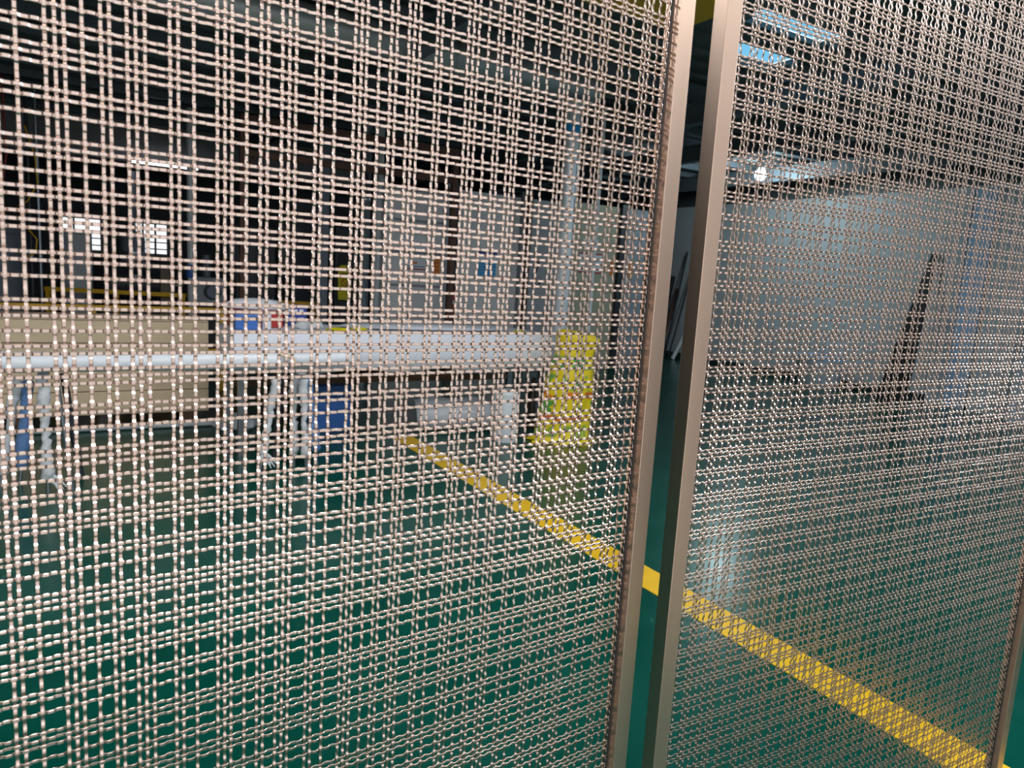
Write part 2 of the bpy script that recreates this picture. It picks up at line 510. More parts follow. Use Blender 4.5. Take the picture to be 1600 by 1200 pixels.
def screen(name, label, origin, az, c_ref, r_ref, c_in0, c_in1, top_z, seed):
    """origin: world point of slot (c_ref, r_ref). c_in0..c_in1: inner edges of the stiles in slots."""
    rnd = random.Random(seed)
    FWD = 4.3                           # stile width, slots
    F, Bk = 2.4, -1.8                   # front / back of the frame from the mesh plane, slots
    d = Vector((math.cos(az), math.sin(az), 0))
    o = Vector(origin)
    base = Vector((o.x, o.y, 0)) + d * ((c_in0 - FWD - c_ref) * U)
    t = thing(name, label, 'mesh screen', base, az)
    off = c_in0 - FWD                    # slot coordinate of local x = 0
    L = (c_in1 - c_in0 + 2 * FWD) * U
    dep, yc = (F - Bk) * U, -(F + Bk) / 2 * U      # local -Y is the front
    w = FWD * U
    for x in (w / 2, L - w / 2):
        MB().box((x, yc, top_z / 2), (w, dep, top_z), bev=0.0009).done('stile', M_FRAME, t)
    for z in (w / 2, top_z - w / 2):
        MB().box((L / 2, yc, z), (L - 2 * w, dep, w), bev=0.0009).done('rail', M_RAIL, t)
    for x in (w + 0.0012, L - w - 0.0012):
        MB().box((x, 0, top_z / 2), (0.0024, 0.0042, top_z - 2 * w)).done('edge_channel', M_BLACK, t)
    for z in (w + 0.0012, top_z - w - 0.0012):
        MB().box((L / 2, 0, z), (L - 2 * w, 0.0042, 0.0024)).done('edge_channel', M_BLACK, t)
    def zr(r):
        return o.z - (r - r_ref) * U
    r_top = math.ceil(r_ref - (top_z - w - o.z) / U)
    r_bot = math.floor(r_ref - (w - o.z) / U)
    c_lo, c_hi = math.ceil(c_in0), math.floor(c_in1)
    hm = [wire_mesh('horizontal_wire', c_lo - 1, c_hi + 1, p) for p in (0, 1)]
    vm = [wire_mesh('vertical_wire', r_top - 1, r_bot + 1, p) for p in (0, 1)]
    for r in range(r_top, r_bot + 1):
        if r % 20 in PAT:
            h = bpy.data.objects.new('horizontal_wire', hm[(r + 1) % 2])
            COL.objects.link(h); h.parent = t
            h.location = (-off * U, 0, zr(r) + rnd.uniform(-0.05, 0.05) * U)
    R = Matrix(((0, 0, 1, 0), (0, 1, 0, 0), (-1, 0, 0, 0), (0, 0, 0, 1)))       # wire X -> -Z
    for c in range(c_lo, c_hi + 1):
        if c % 20 in PAT:
            v = bpy.data.objects.new('vertical_wire', vm[c % 2])
            COL.objects.link(v); v.parent = t
            v.matrix_local = Matrix.Translation(((c - off) * U + rnd.uniform(-0.05, 0.05) * U, 0, zr(0))) @ R
    return t

screen('woven_mesh_screen', 'bronze framed woven flat wire screen on the left, nearer the camera',
       (-18.9207 * U, 120.9594 * U, EYE - 11.4296 * U), math.radians(35.508), 70, 45, -43.7, 127.3, 2.0, 1)
screen('woven_mesh_screen', 'bronze framed woven flat wire screen on the right, turned more edge-on',
       (56.8196 * U, 172.0130 * U, EYE - 14.0197 * U), math.radians(29.873), 30, 25, 14.0, 184.5, 2.0, 2)

# ------------------------------------------------------------------ floor marking
_p, _q = Vector((-0.87, 5.55, 0)), Vector((2.15, 0.62, 0))
_dl = (_q - _p).normalized()
o = MB().box(((_p + _q) / 2) + Vector((0, 0, 0.0012)), ((_q - _p).length, 0.172, 0.0024), math.atan2(_dl.y, _dl.x)).done('floor_line', M_YEL)
tag(o, 'wide yellow line painted across the green floor', 'floor marking')

# ------------------------------------------------------------------ table under a white sheet
TA0, TA1, TB0, TB1, TZ = 4.88, 5.52, 0.85, 3.36, 0.85
t = thing('work_table', 'long work table covered with a white sheet beside the yellow sack', 'table', ab(TA0, TB0), BROT)
Lt, Dt = TB1 - TB0, TA1 - TA0
MB().box((Lt / 2, Dt / 2, TZ - 0.05), (Lt - 0.02, Dt - 0.02, 0.06)).done('tabletop', M_BROWN, t)
# draped sheet: top plus wavy skirt
g = MB()
nx, rows = 60, [(0.0, 0.0), (0.0, -0.012), (-0.01, -0.03), (-0.014, -0.14), (-0.018, -0.275)]
def edge_pt(sv):
    per = 2 * (Lt + Dt)
    s_ = (sv % 1.0) * per
    if s_ < Lt: return Vector((s_, 0, 0)), Vector((0, -1, 0))
    s_ -= Lt
    if s_ < Dt: return Vector((Lt, s_, 0)), Vector((1, 0, 0))
    s_ -= Dt
    if s_ < Lt: return Vector((Lt - s_, Dt, 0)), Vector((0, 1, 0))
    s_ -= Lt
    return Vector((0, Dt - s_, 0)), Vector((-1, 0, 0))
N = 160
rings = []
for j, (oo, dz) in enumerate(rows):
    ring = []
    for k in range(N):
        p, nrm = edge_pt(k / N)
        wv = 0.006 * math.sin(k * 0.9) + 0.004 * math.sin(k * 2.3 + 1)
        zz = TZ + dz + (0.012 * math.sin(k * 0.37) if j == 4 else 0)
        ring.append(g.bm.verts.new(p + nrm * (-oo + (wv if j >= 3 else 0)) + Vector((0, 0, zz - 0.002))))
    rings.append(ring)
for A_, B_ in zip(rings, rings[1:]):
    for k in range(N):
        g.bm.faces.new((A_[k], A_[(k + 1) % N], B_[(k + 1) % N], B_[k]))
g.bm.faces.new(rings[0])
sh = g.done('sheet', M_WHITE, t, smooth=50)
sm = sh.modifiers.new('thickness', 'SOLIDIFY'); sm.thickness = 0.003
for x in (0.06, Lt - 0.06):
    for y in (0.06, Dt - 0.06):
        MB().box((x, y, (TZ - 0.08) / 2), (0.045, 0.045, TZ - 0.08)).done('leg', M_STEEL, t)
MB().box((Lt * 0.42, Dt * 0.6, 0.50), (Lt * 0.55, Dt * 0.5, 0.03)).done('shelf', M_BROWN, t)
MB().box((Lt / 2, Dt - 0.06, 0.42), (Lt - 0.1, 0.03, 0.05)).done('stretcher', M_BROWN, t)

# things lying on the table
zt = TZ + 0.001
def wobble(seed, amp=0.16):
    rr = random.Random(seed)
    ph = [rr.uniform(0, 6.28) for _ in range(4)]
    return lambda t_, f: 1 + amp * (math.sin(3 * t_ + ph[0] + 4 * f) * 0.5 + math.sin(5 * t_ + ph[1] - 3 * f) * 0.35 + math.sin(9 * t_ + ph[2]) * 0.2)
o = MB().box((0, 0, 0.05), (0.15, 0.11, 0.10), bev=0.006).done('storage_box', M_BLUE, loc=ab(5.02, 0.95, zt), rz=BROT)
tag(o, 'small blue box at the left end of the white table', 'box')
t = thing('tape_roll', 'white ribbed tube standing beside the small blue box', 'roll', ab(5.04, 1.09, zt))
MB().lathe([(0.030, 0), (0.032, 0.006), (0.030, 0.012), (0.032, 0.03), (0.030, 0.045), (0.032, 0.06), (0.030, 0.08), (0.031, 0.105)]).done('tube', M_WHITE, t, smooth=40)
MB().lathe([(0.016, 0.105), (0.016, 0.112)]).done('core', M_BROWN, t)
t = thing('carton', 'red carton with white rags heaped on top behind the blue box', 'carton', ab(5.26, 1.06, zt), BROT)
MB().box((0, 0, 0.055), (0.34, 0.20, 0.11), bev=0.005).done('body', M_RED, t)
MB().box((0.17, 0, 0.06), (0.004, 0.12, 0.06)).done('label_patch', M_YEL, t)
o = MB().lathe([(0.13, 0.0), (0.17, 0.02), (0.16, 0.05), (0.11, 0.075), (0.03, 0.085)], sx=1.25, sy=0.72, wob=wobble(3)).done('rag_heap', M_WHITE, smooth=60, loc=ab(5.26, 1.06, zt + 0.111), rz=BROT)
tag(o, 'white rags heaped on the red carton', 'rags')
t = thing('label_box', 'blue box printed with pale lettering on the white table', 'box', ab(5.38, 1.36, zt), BROT)
MB().box((0, 0, 0.075), (0.16, 0.10, 0.15), bev=0.004).done('body', M_NAVY, t)
for k, (x0, wd, z) in enumerate(((-0.045, 0.03, 0.11), (-0.005, 0.035, 0.11), (0.04, 0.03, 0.11), (-0.03, 0.06, 0.05), (0.04, 0.04, 0.05))):
    MB().box((x0, -0.0515, z), (wd, 0.002, 0.022)).done('print_mark', M_PAPER, t)
o = MB().lathe([(0.06, 0), (0.08, 0.02), (0.07, 0.05), (0.03, 0.07)], sx=1.2, wob=wobble(5, 0.3)).done('plastic_bag', M_YARNW, smooth=50, loc=ab(5.10, 1.40, zt), rz=BROT)
tag(o, 'crumpled clear plastic bag on the white table', 'bag')
for k, (bb, aa, rr, lab) in enumerate(((1.56, 4.98, 0.045, 'crumpled yellow wrapper next to the crumpled plastic bag'), (1.74, 5.05, 0.035, 'small yellow wrapper further along the white table'), (3.12, 5.03, 0.03, 'yellow scrap near the right end of the white table'))):
    o = MB().lathe([(rr, 0), (rr * 1.2, 0.008), (rr * 0.8, 0.02), (rr * 0.2, 0.024)], n=14, sx=1.5, wob=wobble(20 + k, 0.35)).done('wrapper', M_SIGN, smooth=40, loc=ab(aa, bb, zt), rz=BROT)
    tag(o, lab, 'wrapper')
o = MB().lathe([(0.20, 0), (0.26, 0.012), (0.22, 0.03), (0.06, 0.036)], n=32, sx=2.8, sy=0.9, wob=wobble(9, 0.12)).done('folded_sheet', M_WHITE, smooth=50, loc=ab(5.24, 2.4, zt), rz=BROT)
tag(o, 'crumpled white film spread over the middle of the table', 'film')

# ------------------------------------------------------------------ yellow printed sack
def sack_w(t_, f):
    return 1 + 0.05 * math.sin(4 * t_ + 6 * f) + 0.04 * math.sin(7 * t_ - 9 * f) + (0.10 * math.sin(9 * t_) if f < 0.12 else 0)
prof = [(0.262, 0.0), (0.268, 0.012), (0.24, 0.03), (0.215, 0.06), (0.212, 0.12), (0.208, 0.22), (0.200, 0.32), (0.197, 0.42), (0.190, 0.50), (0.178, 0.58), (0.165, 0.66), (0.152, 0.72), (0.165, 0.79), (0.182, 0.85), (0.176, 0.885), (0.12, 0.905), (0.03, 0.91)]
g = MB().lathe(prof, n=44, sx=1.0, sy=0.72, wob=sack_w)
for v in g.bm.verts:
    v.co.x += 0.085 * (v.co.z / 0.9) ** 1.5
    if v.co.z > 0.8:
        v.co.z -= 0.16 * (v.co.x - 0.05)
o = g.done('printed_sack', M_SACK, smooth=70, loc=(0.43, 5.72, 0.0), rz=0.15)
tag(o, 'tall yellow plastic sack with green and orange print by the white table', 'sack')

# ------------------------------------------------------------------ white pillar and duct
t = thing('support_pillar', 'white round pillar with a blue tape band behind the yellow sack', 'pillar', (0.405, 6.62, 0))
MB().lathe([(0.072, 0.0), (0.072, 2.87)], n=32).done('shaft', M_PILLAR, t, smooth=40)
MB().lathe([(0.0745, 2.60), (0.0745, 2.67)], n=32).done('tape_band', M_TAPE, t, smooth=40)
MB().lathe([(0.082, 0.93), (0.084, 0.96), (0.075, 0.975)], n=32).done('collar', M_PVC, t, smooth=40)
MB().box((0, 0, 2.862), (0.22, 0.22, 0.016), BROT).done('cap_plate', M_PILLAR, t)
t = thing('pipe', 'thin white conduit rising behind the white pillar', 'pipe', (0.75, 7.35, 0))
MB().lathe([(0.02, 0.0), (0.02, 3.0)], n=14).done('tube', M_PVC, t, smooth=40)
MB().lathe([(0.03, 1.5), (0.03, 1.53)], n=14).done('clip', M_STEEL, t, smooth=40)
t = thing('air_duct', 'big round galvanised duct under the roof, running to the white pillar', 'duct', ab(5.45, -4.6, 3.005), BROT)
MB().tube((0, 0, 0), (8.6, 0, 0), 0.135, n=36).done('duct_pipe', M_GALV, t, smooth=40)
for x in (1.2, 2.7, 4.2, 5.7, 7.2, 8.58):
    MB().tube((x - 0.02, 0, 0), (x + 0.02, 0, 0), 0.141, n=36).done('joint_ring', M_GALV, t, smooth=40)
for x in (2.0, 5.0, 8.0):
    MB().box((x, 0, 0.165), (0.03, 0.30, 0.06)).done('hanger', M_STEEL, t)

# yellow crane girder under the roof
t = thing('crane_girder', 'yellow overhead girder end near the top of the doorway gap', 'girder', ab(3.54, 0.6, 2.93), BROT)
Lg = 2.84
MB().box((Lg / 2, -0.06, 0.125), (Lg, 0.32, 0.11), bev=0.004).done('web', M_YRAIL, t)
MB().box((Lg / 2, -0.05, 0.185), (Lg, 0.42, 0.015)).done('top_flange', M_YRAIL, t)
MB().box((Lg / 2, 0.0, 0.06), (Lg, 0.50, 0.02)).done('bottom_flange', M_YRAIL, t)
MB().box((Lg - 0.008, -0.05, 0.125), (0.016, 0.40, 0.13)).done('end_plate', M_YRAIL, t)

# ------------------------------------------------------------------ wooden crate and the roll racks in front of it
t = thing('wooden_crate', 'long pale wooden crate behind the white film rolls', 'crate', ab(6.02, -1.7), BROT)
Lc, Dc, Hc = 2.56, 0.55, 0.82
MB().box((Lc / 2, Dc / 2, 0.45), (Lc - 0.05, Dc - 0.05, 0.70)).done('core', M_BROWN, t)
for k in range(4):
    z0 = 0.10 + k * 0.18
    MB().box((Lc / 2, 0.011, z0 + 0.09), (Lc, 0.022, 0.174), bev=0.003).done('plank', M_PLY, t)
    MB().box((Lc - 0.011, Dc / 2, z0 + 0.09), (0.022, Dc - 0.046, 0.174), bev=0.003).done('plank', M_BROWN, t)
MB().box((Lc / 2, Dc / 2, Hc - 0.01), (Lc, Dc, 0.02), bev=0.003).done('lid', M_PLY, t)
for x in (0.15, Lc / 2, Lc - 0.15):
    MB().box((x, Dc / 2, 0.05), (0.09, Dc, 0.10)).done('skid', M_BROWN, t)
o = MB().path([(0, 0, 0.022), (0.5, 0.01, 0.022), (1.0, 0.0, 0.022), (1.45, -0.01, 0.022)], 0.020, 12).done('plastic_pipe', M_PVC, smooth=50, loc=ab(5.92, -0.55), rz=BROT)
tag(o, 'white plastic pipe lying on the floor along the wooden crate', 'pipe')
o = MB().lathe([(0.10, 0.0), (0.14, 0.03), (0.12, 0.08), (0.05, 0.12), (0.02, 0.13)], wob=wobble(31, 0.3), sx=1.2).done('plastic_bag', M_FILM, smooth=50, loc=ab(5.75, 1.02), rz=BROT)
tag(o, 'clear plastic bag on the floor at the end of the crate', 'bag')

def rack(name, label, a0, a1, b, legs):
    t = thing(name, label, 'rack', ab((a0 + a1) / 2, b), BROT)
    L2 = (a1 - a0)
    MB().box((0, 0, 0.622), (0.05, L2, 0.036), bev=0.003).done('crossbar', M_STEEL, t)
    for (db, da, kind) in legs:
        foot = Vector((db, da, 0.0))
        top = Vector((db * 0.55, max(-L2 / 2 + 0.02, min(L2 / 2 - 0.02, da)), 0.606))
        if kind == 'dark':
            MB().path([foot, foot.lerp(top, 0.5), top], 0.019, 12).done('leg', M_DARK, t, smooth=50)
            continue
        lg = MB().path([foot, foot.lerp(top, 0.5), top], 0.011, 12).done('leg', M_STEEL, t, smooth=50)
        if kind in ('blue', 'white', 'ragged'):
            rr = random.Random(int(abs(db) * 1000 + 5))
            lo = {'blue': 0.16, 'white': 0.10, 'ragged': 0.12}[kind]
            pts, rad = [], []
            nst = 26
            for k in range(nst + 1):
                f = lo + (0.98 - lo) * k / nst
                p = foot.lerp(top, f) + Vector((rr.uniform(-1, 1), rr.uniform(-1, 1), 0)) * (0.002 if kind == 'blue' else 0.006)
                base = 0.026 if kind == 'blue' else 0.023 + 0.006 * math.sin(f * 9)
                if kind == 'blue':
                    base += 0.008 * (f < 0.45)
                pts.append(p); rad.append(base + (0.003 if k % 2 else 0) + rr.uniform(-0.003, 0.003))
            rad[0] *= 0.55; rad[-1] *= 0.6
            MB().path(pts, rad, 16).done('wrapping', M_YARNB if kind == 'blue' else M_YARNW, lg, smooth=50)
            if kind == 'ragged':
                for q in range(3):
                    p0 = foot.lerp(top, lo + 0.03 + 0.03 * q)
                    MB().path([p0, p0 + Vector((0.035, -0.01, -0.03)), p0 + Vector((0.05 + 0.02 * q, -0.02, -0.07 - 0.01 * q))], [0.012, 0.010, 0.003], 8).done('loose_tail', M_YARNW, lg, smooth=50)
    return t
rack('roll_rack', 'roll rack on the left with one leg wrapped in blue', 4.36, 4.84, -0.18,
     [(-0.22, 0.06, 'white'), (-0.13, 0.05, 'blue'), (0.01, -0.19, 'ragged'), (0.12, -0.13, 'steel'), (0.16, 0.16, 'dark')])
rack('roll_rack', 'roll rack on the right by the table, legs wrapped in white plastic', 4.36, 4.84, 1.16,
     [(-0.22, -0.10, 'ragged'), (-0.10, 0.05, 'dark'), (0.01, -0.02, 'white'), (0.07, -0.10, 'white'), (0.15, -0.06, 'blue')])
def film_roll(label, a, b0, b1, r, z, seed):
    rr = random.Random(seed)
    t = thing('film_roll', label, 'roll', ab(a, b0, z), BROT)
    n = 22
    pts = [(k * (b1 - b0) / n, rr.uniform(-0.003, 0.003), rr.uniform(-0.003, 0.003)) for k in range(n + 1)]
    rad = [r * (1 + rr.uniform(-0.05, 0.05)) for _ in pts]
    rad[0] = rad[-1] = r * 0.9
    MB().path(pts, rad, 22).done('roll', M_WROLL, t, smooth=50)
    MB().tube((b1 - b0 + 0.001, 0, 0), (b1 - b0 + 0.012, 0, 0), r * 0.55, n=20).done('paper_core', M_PLY, t, smooth=40)
film_roll('long white wrapped roll lying over both racks, front', 4.55, -1.25, 1.12, 0.056, 0.70, 1)
film_roll('white wrapped roll on the right rack, against the table', 4.70, 0.95, 1.58, 0.047, 0.69, 2)
film_roll('long white wrapped roll on the racks, behind the front one', 4.74, -1.35, 0.90, 0.045, 0.687, 4)
o = MB().path([ab(4.47, 1.05, 0.745), ab(4.46, 1.12, 0.73), ab(4.46, 1.135, 0.695), ab(4.47, 1.12, 0.66)], [0.012, 0.016, 0.016, 0.010], 10).done('paper_strip', M_PLY, smooth=50)
tag(o, 'brown paper strip curling off the end of the front roll', 'paper')

# ------------------------------------------------------------------ under and behind the table
o = MB().box((0, 0, 0.17), (0.30, 0.22, 0.34), bev=0.01).done('plastic_crate_body', M_BLUE)
t = thing('plastic_crate', 'blue plastic crate standing behind the right roll rack', 'crate', ab(5.65, 1.72), BROT)
o.name = 'body'; o.parent = t
MB().box((0, 0, 0.345), (0.33, 0.25, 0.03), bev=0.004).done('rim', M_BLUE, t)
for k in range(3):
    MB().box((0, -0.112, 0.08 + k * 0.08), (0.26, 0.008, 0.02)).done('rib', M_BLUE, t)
t = thing('wrapped_roll', 'fat grey roll in loose plastic film under the white table', 'roll', (-0.76, 5.80, 0.135), 0.30)
MB().path([(0, 0, 0), (0.25, 0, 0.003), (0.5, 0.01, -0.004), (0.78, 0, -0.03)], [0.115, 0.125, 0.118, 0.10], 26).done('roll', mat('grey_roll', (0.52, 0.54, 0.58), 0.4, var=0.08, scale=6), t, smooth=50)
g = MB().path([(-0.03, 0, 0.0), (0.1, 0, 0.012), (0.3, 0, 0.0), (0.45, 0, 0.01), (0.6, 0, -0.01), (0.80, 0, -0.03)], [0.12, 0.142, 0.133, 0.14, 0.126, 0.11], 26)
rr = random.Random(8)
for v in g.bm.verts:
    v.co += Vector((0, rr.uniform(-1, 1), rr.uniform(-1, 1))) * 0.006
g.done('film_sleeve', M_FILM, t, smooth=60)
t = thing('plastic_drum', 'white plastic cylinder standing on the floor under the table end', 'cylinder', (-0.035, 5.62, 0))
MB().lathe([(0.100, 0.0), (0.104, 0.01), (0.104, 0.40), (0.098, 0.41), (0.05, 0.415)], n=32).done('body', M_PVC, t, smooth=35)
MB().lathe([(0.107, 0.36), (0.107, 0.385)], n=32).done('rim_band', M_PVC, t, smooth=35)
o = MB().lathe([(0.055, 0.0), (0.055, 0.36), (0.05, 0.38), (0.022, 0.40), (0.02, 0.45), (0.024, 0.455)], n=24).done('bottle', mat('dark_bottle', (0.03, 0.022, 0.015), 0.25), smooth=35, loc=(0.19, 6.13, 0))
tag(o, 'dark brown bottle standing between the table end and the yellow sack', 'bottle')

# ------------------------------------------------------------------ machine bay
def guard_rail(label, p, q, z, nposts, mid=True):
    p, q = Vector(p), Vector(q)
    d = q - p
    t = thing('guard_rail', label, 'guard rail', p, math.atan2(d.y, d.x))
    L = d.length
    MB().box((L / 2, 0, z), (L, 0.05, 0.05), bev=0.003).done('top_rail', M_YRAIL, t)
    if mid:
        MB().box((L / 2, 0, z * 0.5), (L, 0.04, 0.04)).done('middle_rail', M_YRAIL, t)
    for k in range(nposts):
        MB().box((0.03 + k * (L - 0.06) / (nposts - 1), 0, z / 2), (0.04, 0.04, z)).done('post', M_YRAIL, t)
    return t
guard_rail('nearer yellow guard rail just above the wooden crate', (-5.7, 5.25, 0), (-2.90, 7.10, 0), 0.80, 4)
guard_rail('farther yellow guard rail in front of the dark motor', (-5.56, 8.42, 0), (-4.06, 8.78, 0), 0.84, 3)
guard_rail('short yellow rail between the dark cabinets and the grey column', (-3.55, 9.05, 0), (-2.64, 9.42, 0), 0.80, 2)

t = thing('storage_tank', 'round blue grey tank at the left edge behind the rails', 'tank', (-5.95, 8.10, 0))
MB().lathe([(0.30, 0.12), (0.33, 0.16), (0.33, 1.44), (0.345, 1.45), (0.345, 1.50), (0.25, 1.55), (0.06, 1.58)], n=36).done('shell', M_GREY, t, smooth=35)
MB().lathe([(0.338, 1.02), (0.338, 1.06)], n=36).done('band', M_GREY, t, smooth=35)
for k in range(3):
    an = k * 2.094
    MB().tube((0.22 * math.cos(an), 0.22 * math.sin(an), 0), (0.22 * math.cos(an), 0.22 * math.sin(an), 0.16), 0.03, n=10).done('leg', M_DARK, t)
MB().path([(0.1, -0.1, 1.57), (0.12, -0.1, 1.75), (0.25, -0.12, 1.95), (0.3, -0.1, 2.3), (0.28, -0.1, 3.15)], 0.012, 8).done('hose', mat('red_hose', (0.35, 0.06, 0.05), 0.5), t, smooth=50)
t = thing('control_cabinet', 'tall pale grey control cabinet next to the round tank', 'cabinet', (-5.40, 8.82, 0), BROT)
MB().box((0, 0.15, 0.78), (0.30, 0.30, 1.56), bev=0.008).done('body', M_GREY, t)
MB().box((0.03, -0.006, 0.80), (0.22, 0.012, 1.40), bev=0.003).done('door', M_LGREY, t)
MB().box((0.11, -0.02, 0.85), (0.015, 0.02, 0.10)).done('handle', M_DARK, t)
for i, (x, y, m) in enumerate(((-5.50, 8.02, M_STEEL), (-5.42, 8.0, M_DARK), (-5.36, 8.06, M_STEEL))):
    t = thing('pipe', ['pale steel riser pipe close to the round tank', 'dark riser pipe with a yellow cable near the round tank', 'steel riser pipe nearest the control cabinet'][i], 'pipe', (x, y, 0))
    MB().lathe([(0.017, 0), (0.017, 3.05)], n=12).done('tube', m, t, smooth=40)
    MB().lathe([(0.028, 1.2), (0.028, 1.26)], n=12).done('coupling', M_STEEL, t, smooth=40)
    if i == 1:
        MB().path([(0, -0.03, 2.6), (0.10, -0.03, 2.3), (0.12, -0.03, 2.0), (0.0, -0.035, 1.8), (-0.1, -0.03, 1.75)], 0.008, 8).done('cable', M_YRAIL, t, smooth=50)
        MB().path([(0, -0.03, 1.5), (0.09, -0.03, 1.4), (0.07, -0.03, 1.25), (-0.02, -0.03, 1.2)], 0.008, 8).done('cable', M_YRAIL, t, smooth=50)
t = thing('electric_motor', 'large dark round motor behind the far yellow rail', 'motor', (-5.05, 9.35, 0), BROT)
MB().box((0.1, 0, 0.30), (0.9, 0.5, 0.60), bev=0.01).done('base', M_DARK, t)
MB().tube((-0.25, 0, 0.92), (0.40, 0, 0.92), 0.27, n=32).done('body', M_DARK, t, smooth=40)
for k in range(9):
    MB().tube((-0.2 + k * 0.065, 0, 0.92), (-0.185 + k * 0.065, 0, 0.92), 0.29, n=32).done('cooling_fin', M_DARK, t, smooth=40)
MB().tube((0.40, 0, 0.92), (0.47, 0, 0.92), 0.20, 0.14, n=32).done('end_cap', M_GREY, t, smooth=40)
MB().tube((0.47, 0, 0.92), (0.62, 0, 0.92), 0.04, n=16).done('shaft', M_STEEL, t, smooth=40)
MB().box((0.05, -0.285, 1.02), (0.12, 0.01, 0.05)).done('name_plate', M_LGREY, t)
t = thing('pump', 'grey pump with a round cover right of the dark motor', 'pump', (-4.10, 9.45, 0), BROT)
MB().box((0, 0, 0.35), (0.55, 0.4, 0.70), bev=0.01).done('base', M_DARK, t)
MB().box((0, 0, 0.88), (0.42, 0.34, 0.36), bev=0.02).done('body', M_LGREY, t)
MB().tube((0.05, -0.17, 0.88), (0.05, -0.25, 0.88), 0.11, 0.08, n=24).done('cover', M_GREY, t, smooth=40)
MB().tube((0.0, 0, 1.05), (0.0, 0, 1.35), 0.05, n=16).done('outlet', M_GREY, t, smooth=40)
t = thing('storage_tank', 'slim grey upright tank in front of the bright far windows', 'tank', (-5.28, 9.85, 0))
MB().lathe([(0.15, 0.0), (0.15, 1.52), (0.12, 1.58), (0.04, 1.62), (0.04, 2.4)], n=28).done('shell', M_GREY, t, smooth=35)
MB().lathe([(0.158, 1.30), (0.158, 1.34)], n=28).done('band', M_STEEL, t, smooth=35)
t = thing('pipe', 'tall white pipe with a blue valve by the far yellow rail', 'pipe', (-3.97, 8.72, 0))
MB().lathe([(0.042, 0), (0.042, 3.03)], n=18).done('tube', M_PVC, t, smooth=40)
MB().lathe([(0.055, 1.06), (0.06, 1.10), (0.06, 1.18), (0.045, 1.22)], n=18).done('valve', M_BLUE, t, smooth=40)
MB().lathe([(0.05, 1.68), (0.05, 1.73)], n=18).done('coupling', M_PVC, t, smooth=40)
o = MB().box((0, 0, 0.60), (0.10, 0.05, 1.2), bev=0.003).done('wooden_post', mat('dusty_wood', (0.20, 0.16, 0.12), 0.8, var=0.2, scale=6), loc=(-4.33, 8.80, 0), rz=BROT)
tag(o, 'dusty brown wooden post standing against the far yellow rail', 'post')

def machine_cab(label, x, y, w, h, trim):
    t = thing('machine_cabinet', label, 'cabinet', (x, y, 0), BROT)
    MB().box((0, 0.25, h / 2), (w, 0.5, h), bev=0.008).done('body', M_DARK, t)
    n = max(2, int(w / 0.22))
    for k in range(n):
        MB().box((-w / 2 + (k + 0.5) * w / n, -0.008, h * 0.5), (w / n - 0.02, 0.016, h * 0.92), bev=0.003).done('door', trim, t)
        MB().box((-w / 2 + (k + 0.85) * w / n, -0.022, h * 0.45), (0.012, 0.016, 0.10)).done('handle', M_STEEL, t)
machine_cab('dark machine cabinet just right of the white valve pipe', -3.45, 9.45, 0.50, 1.75, M_DARK)
machine_cab('dark machine cabinet left of the grey square column', -2.83, 9.85, 0.56, 2.2, mat('dark_blue_door', (0.035, 0.04, 0.06), 0.4))
t = thing('steel_column', 'grey square steel column beside the hanging yellow sign', 'column', (-2.50, 9.15, 0), BROT)
MB().box((0, 0, 1.50), (0.12, 0.12, 3.0), bev=0.004).done('shaft', M_GREY, t)
MB().box((0, 0, 0.01), (0.22, 0.22, 0.02)).done('foot_plate', M_GREY, t)
MB().box((0.085, 0, 1.72), (0.05, 0.08, 0.10)).done('bracket', M_GREY, t)
t = thing('machine_housing', 'black machine housing behind the hanging yellow sign', 'machine', (-2.16, 9.30, 0), BROT)
MB().box((0, 0.2, 0.9), (0.42, 0.40, 1.8), bev=0.008).done('body', M_DARK, t)
MB().box((0, -0.006, 1.35), (0.36, 0.012, 0.5), bev=0.002).done('panel', mat('black_panel', (0.02, 0.02, 0.022), 0.3), t)
MB().box((0, -0.006, 0.5), (0.36, 0.012, 0.7), bev=0.002).done('panel', M_DARK, t)
# yellow caution board
t = thing('caution_board', 'yellow caution board with a red prohibition ring on the black machine', 'sign', (-2.215, 9.185, 0.885), BROT)
g = MB()
pts = [(-0.078, 0.0), (0.078, 0.0), (0.085, 0.10), (0.085, 0.40), (0.05, 0.44), (-0.05, 0.44), (-0.085, 0.40), (-0.085, 0.10)]
fv = [g.bm.verts.new((x, 0, z)) for x, z in pts]; bv = [g.bm.verts.new((x, 0.014, z)) for x, z in pts]
g.bm.faces.new(fv); g.bm.faces.new(list(reversed(bv)))
for k in range(len(pts)):
    g.bm.faces.new((fv[k], fv[(k + 1) % len(pts)], bv[(k + 1) % len(pts)], bv[k]))
g.done('board', M_SIGN, t)
ring = MB(); nseg = 24
for k in range(nseg):
    a0, a1 = 2 * math.pi * k / nseg, 2 * math.pi * (k + 1) / nseg
    ring.tube((0.045 * math.cos(a0), -0.002, 0.22 + 0.045 * math.sin(a0)), (0.045 * math.cos(a1), -0.002, 0.22 + 0.045 * math.sin(a1)), 0.006, n=6)
ring.tube((-0.032, -0.002, 0.252), (0.032, -0.002, 0.188), 0.005, n=6)
ring.done('prohibition_ring', M_RED, t)
for z, wdt in ((0.335, 0.12), (0.315, 0.10), (0.15, 0.11)):
    MB().box((0, -0.002, z), (wdt, 0.004, 0.010)).done('print_line', M_BLACK, t)
MB().box((0, -0.002, 0.385), (0.06, 0.004, 0.022)).done('handle_slot', M_BLACK, t)
t = thing('pipe', 'thick dark steel pipe between the caution board and the pale boards', 'pipe', (-1.93, 8.95, 0))
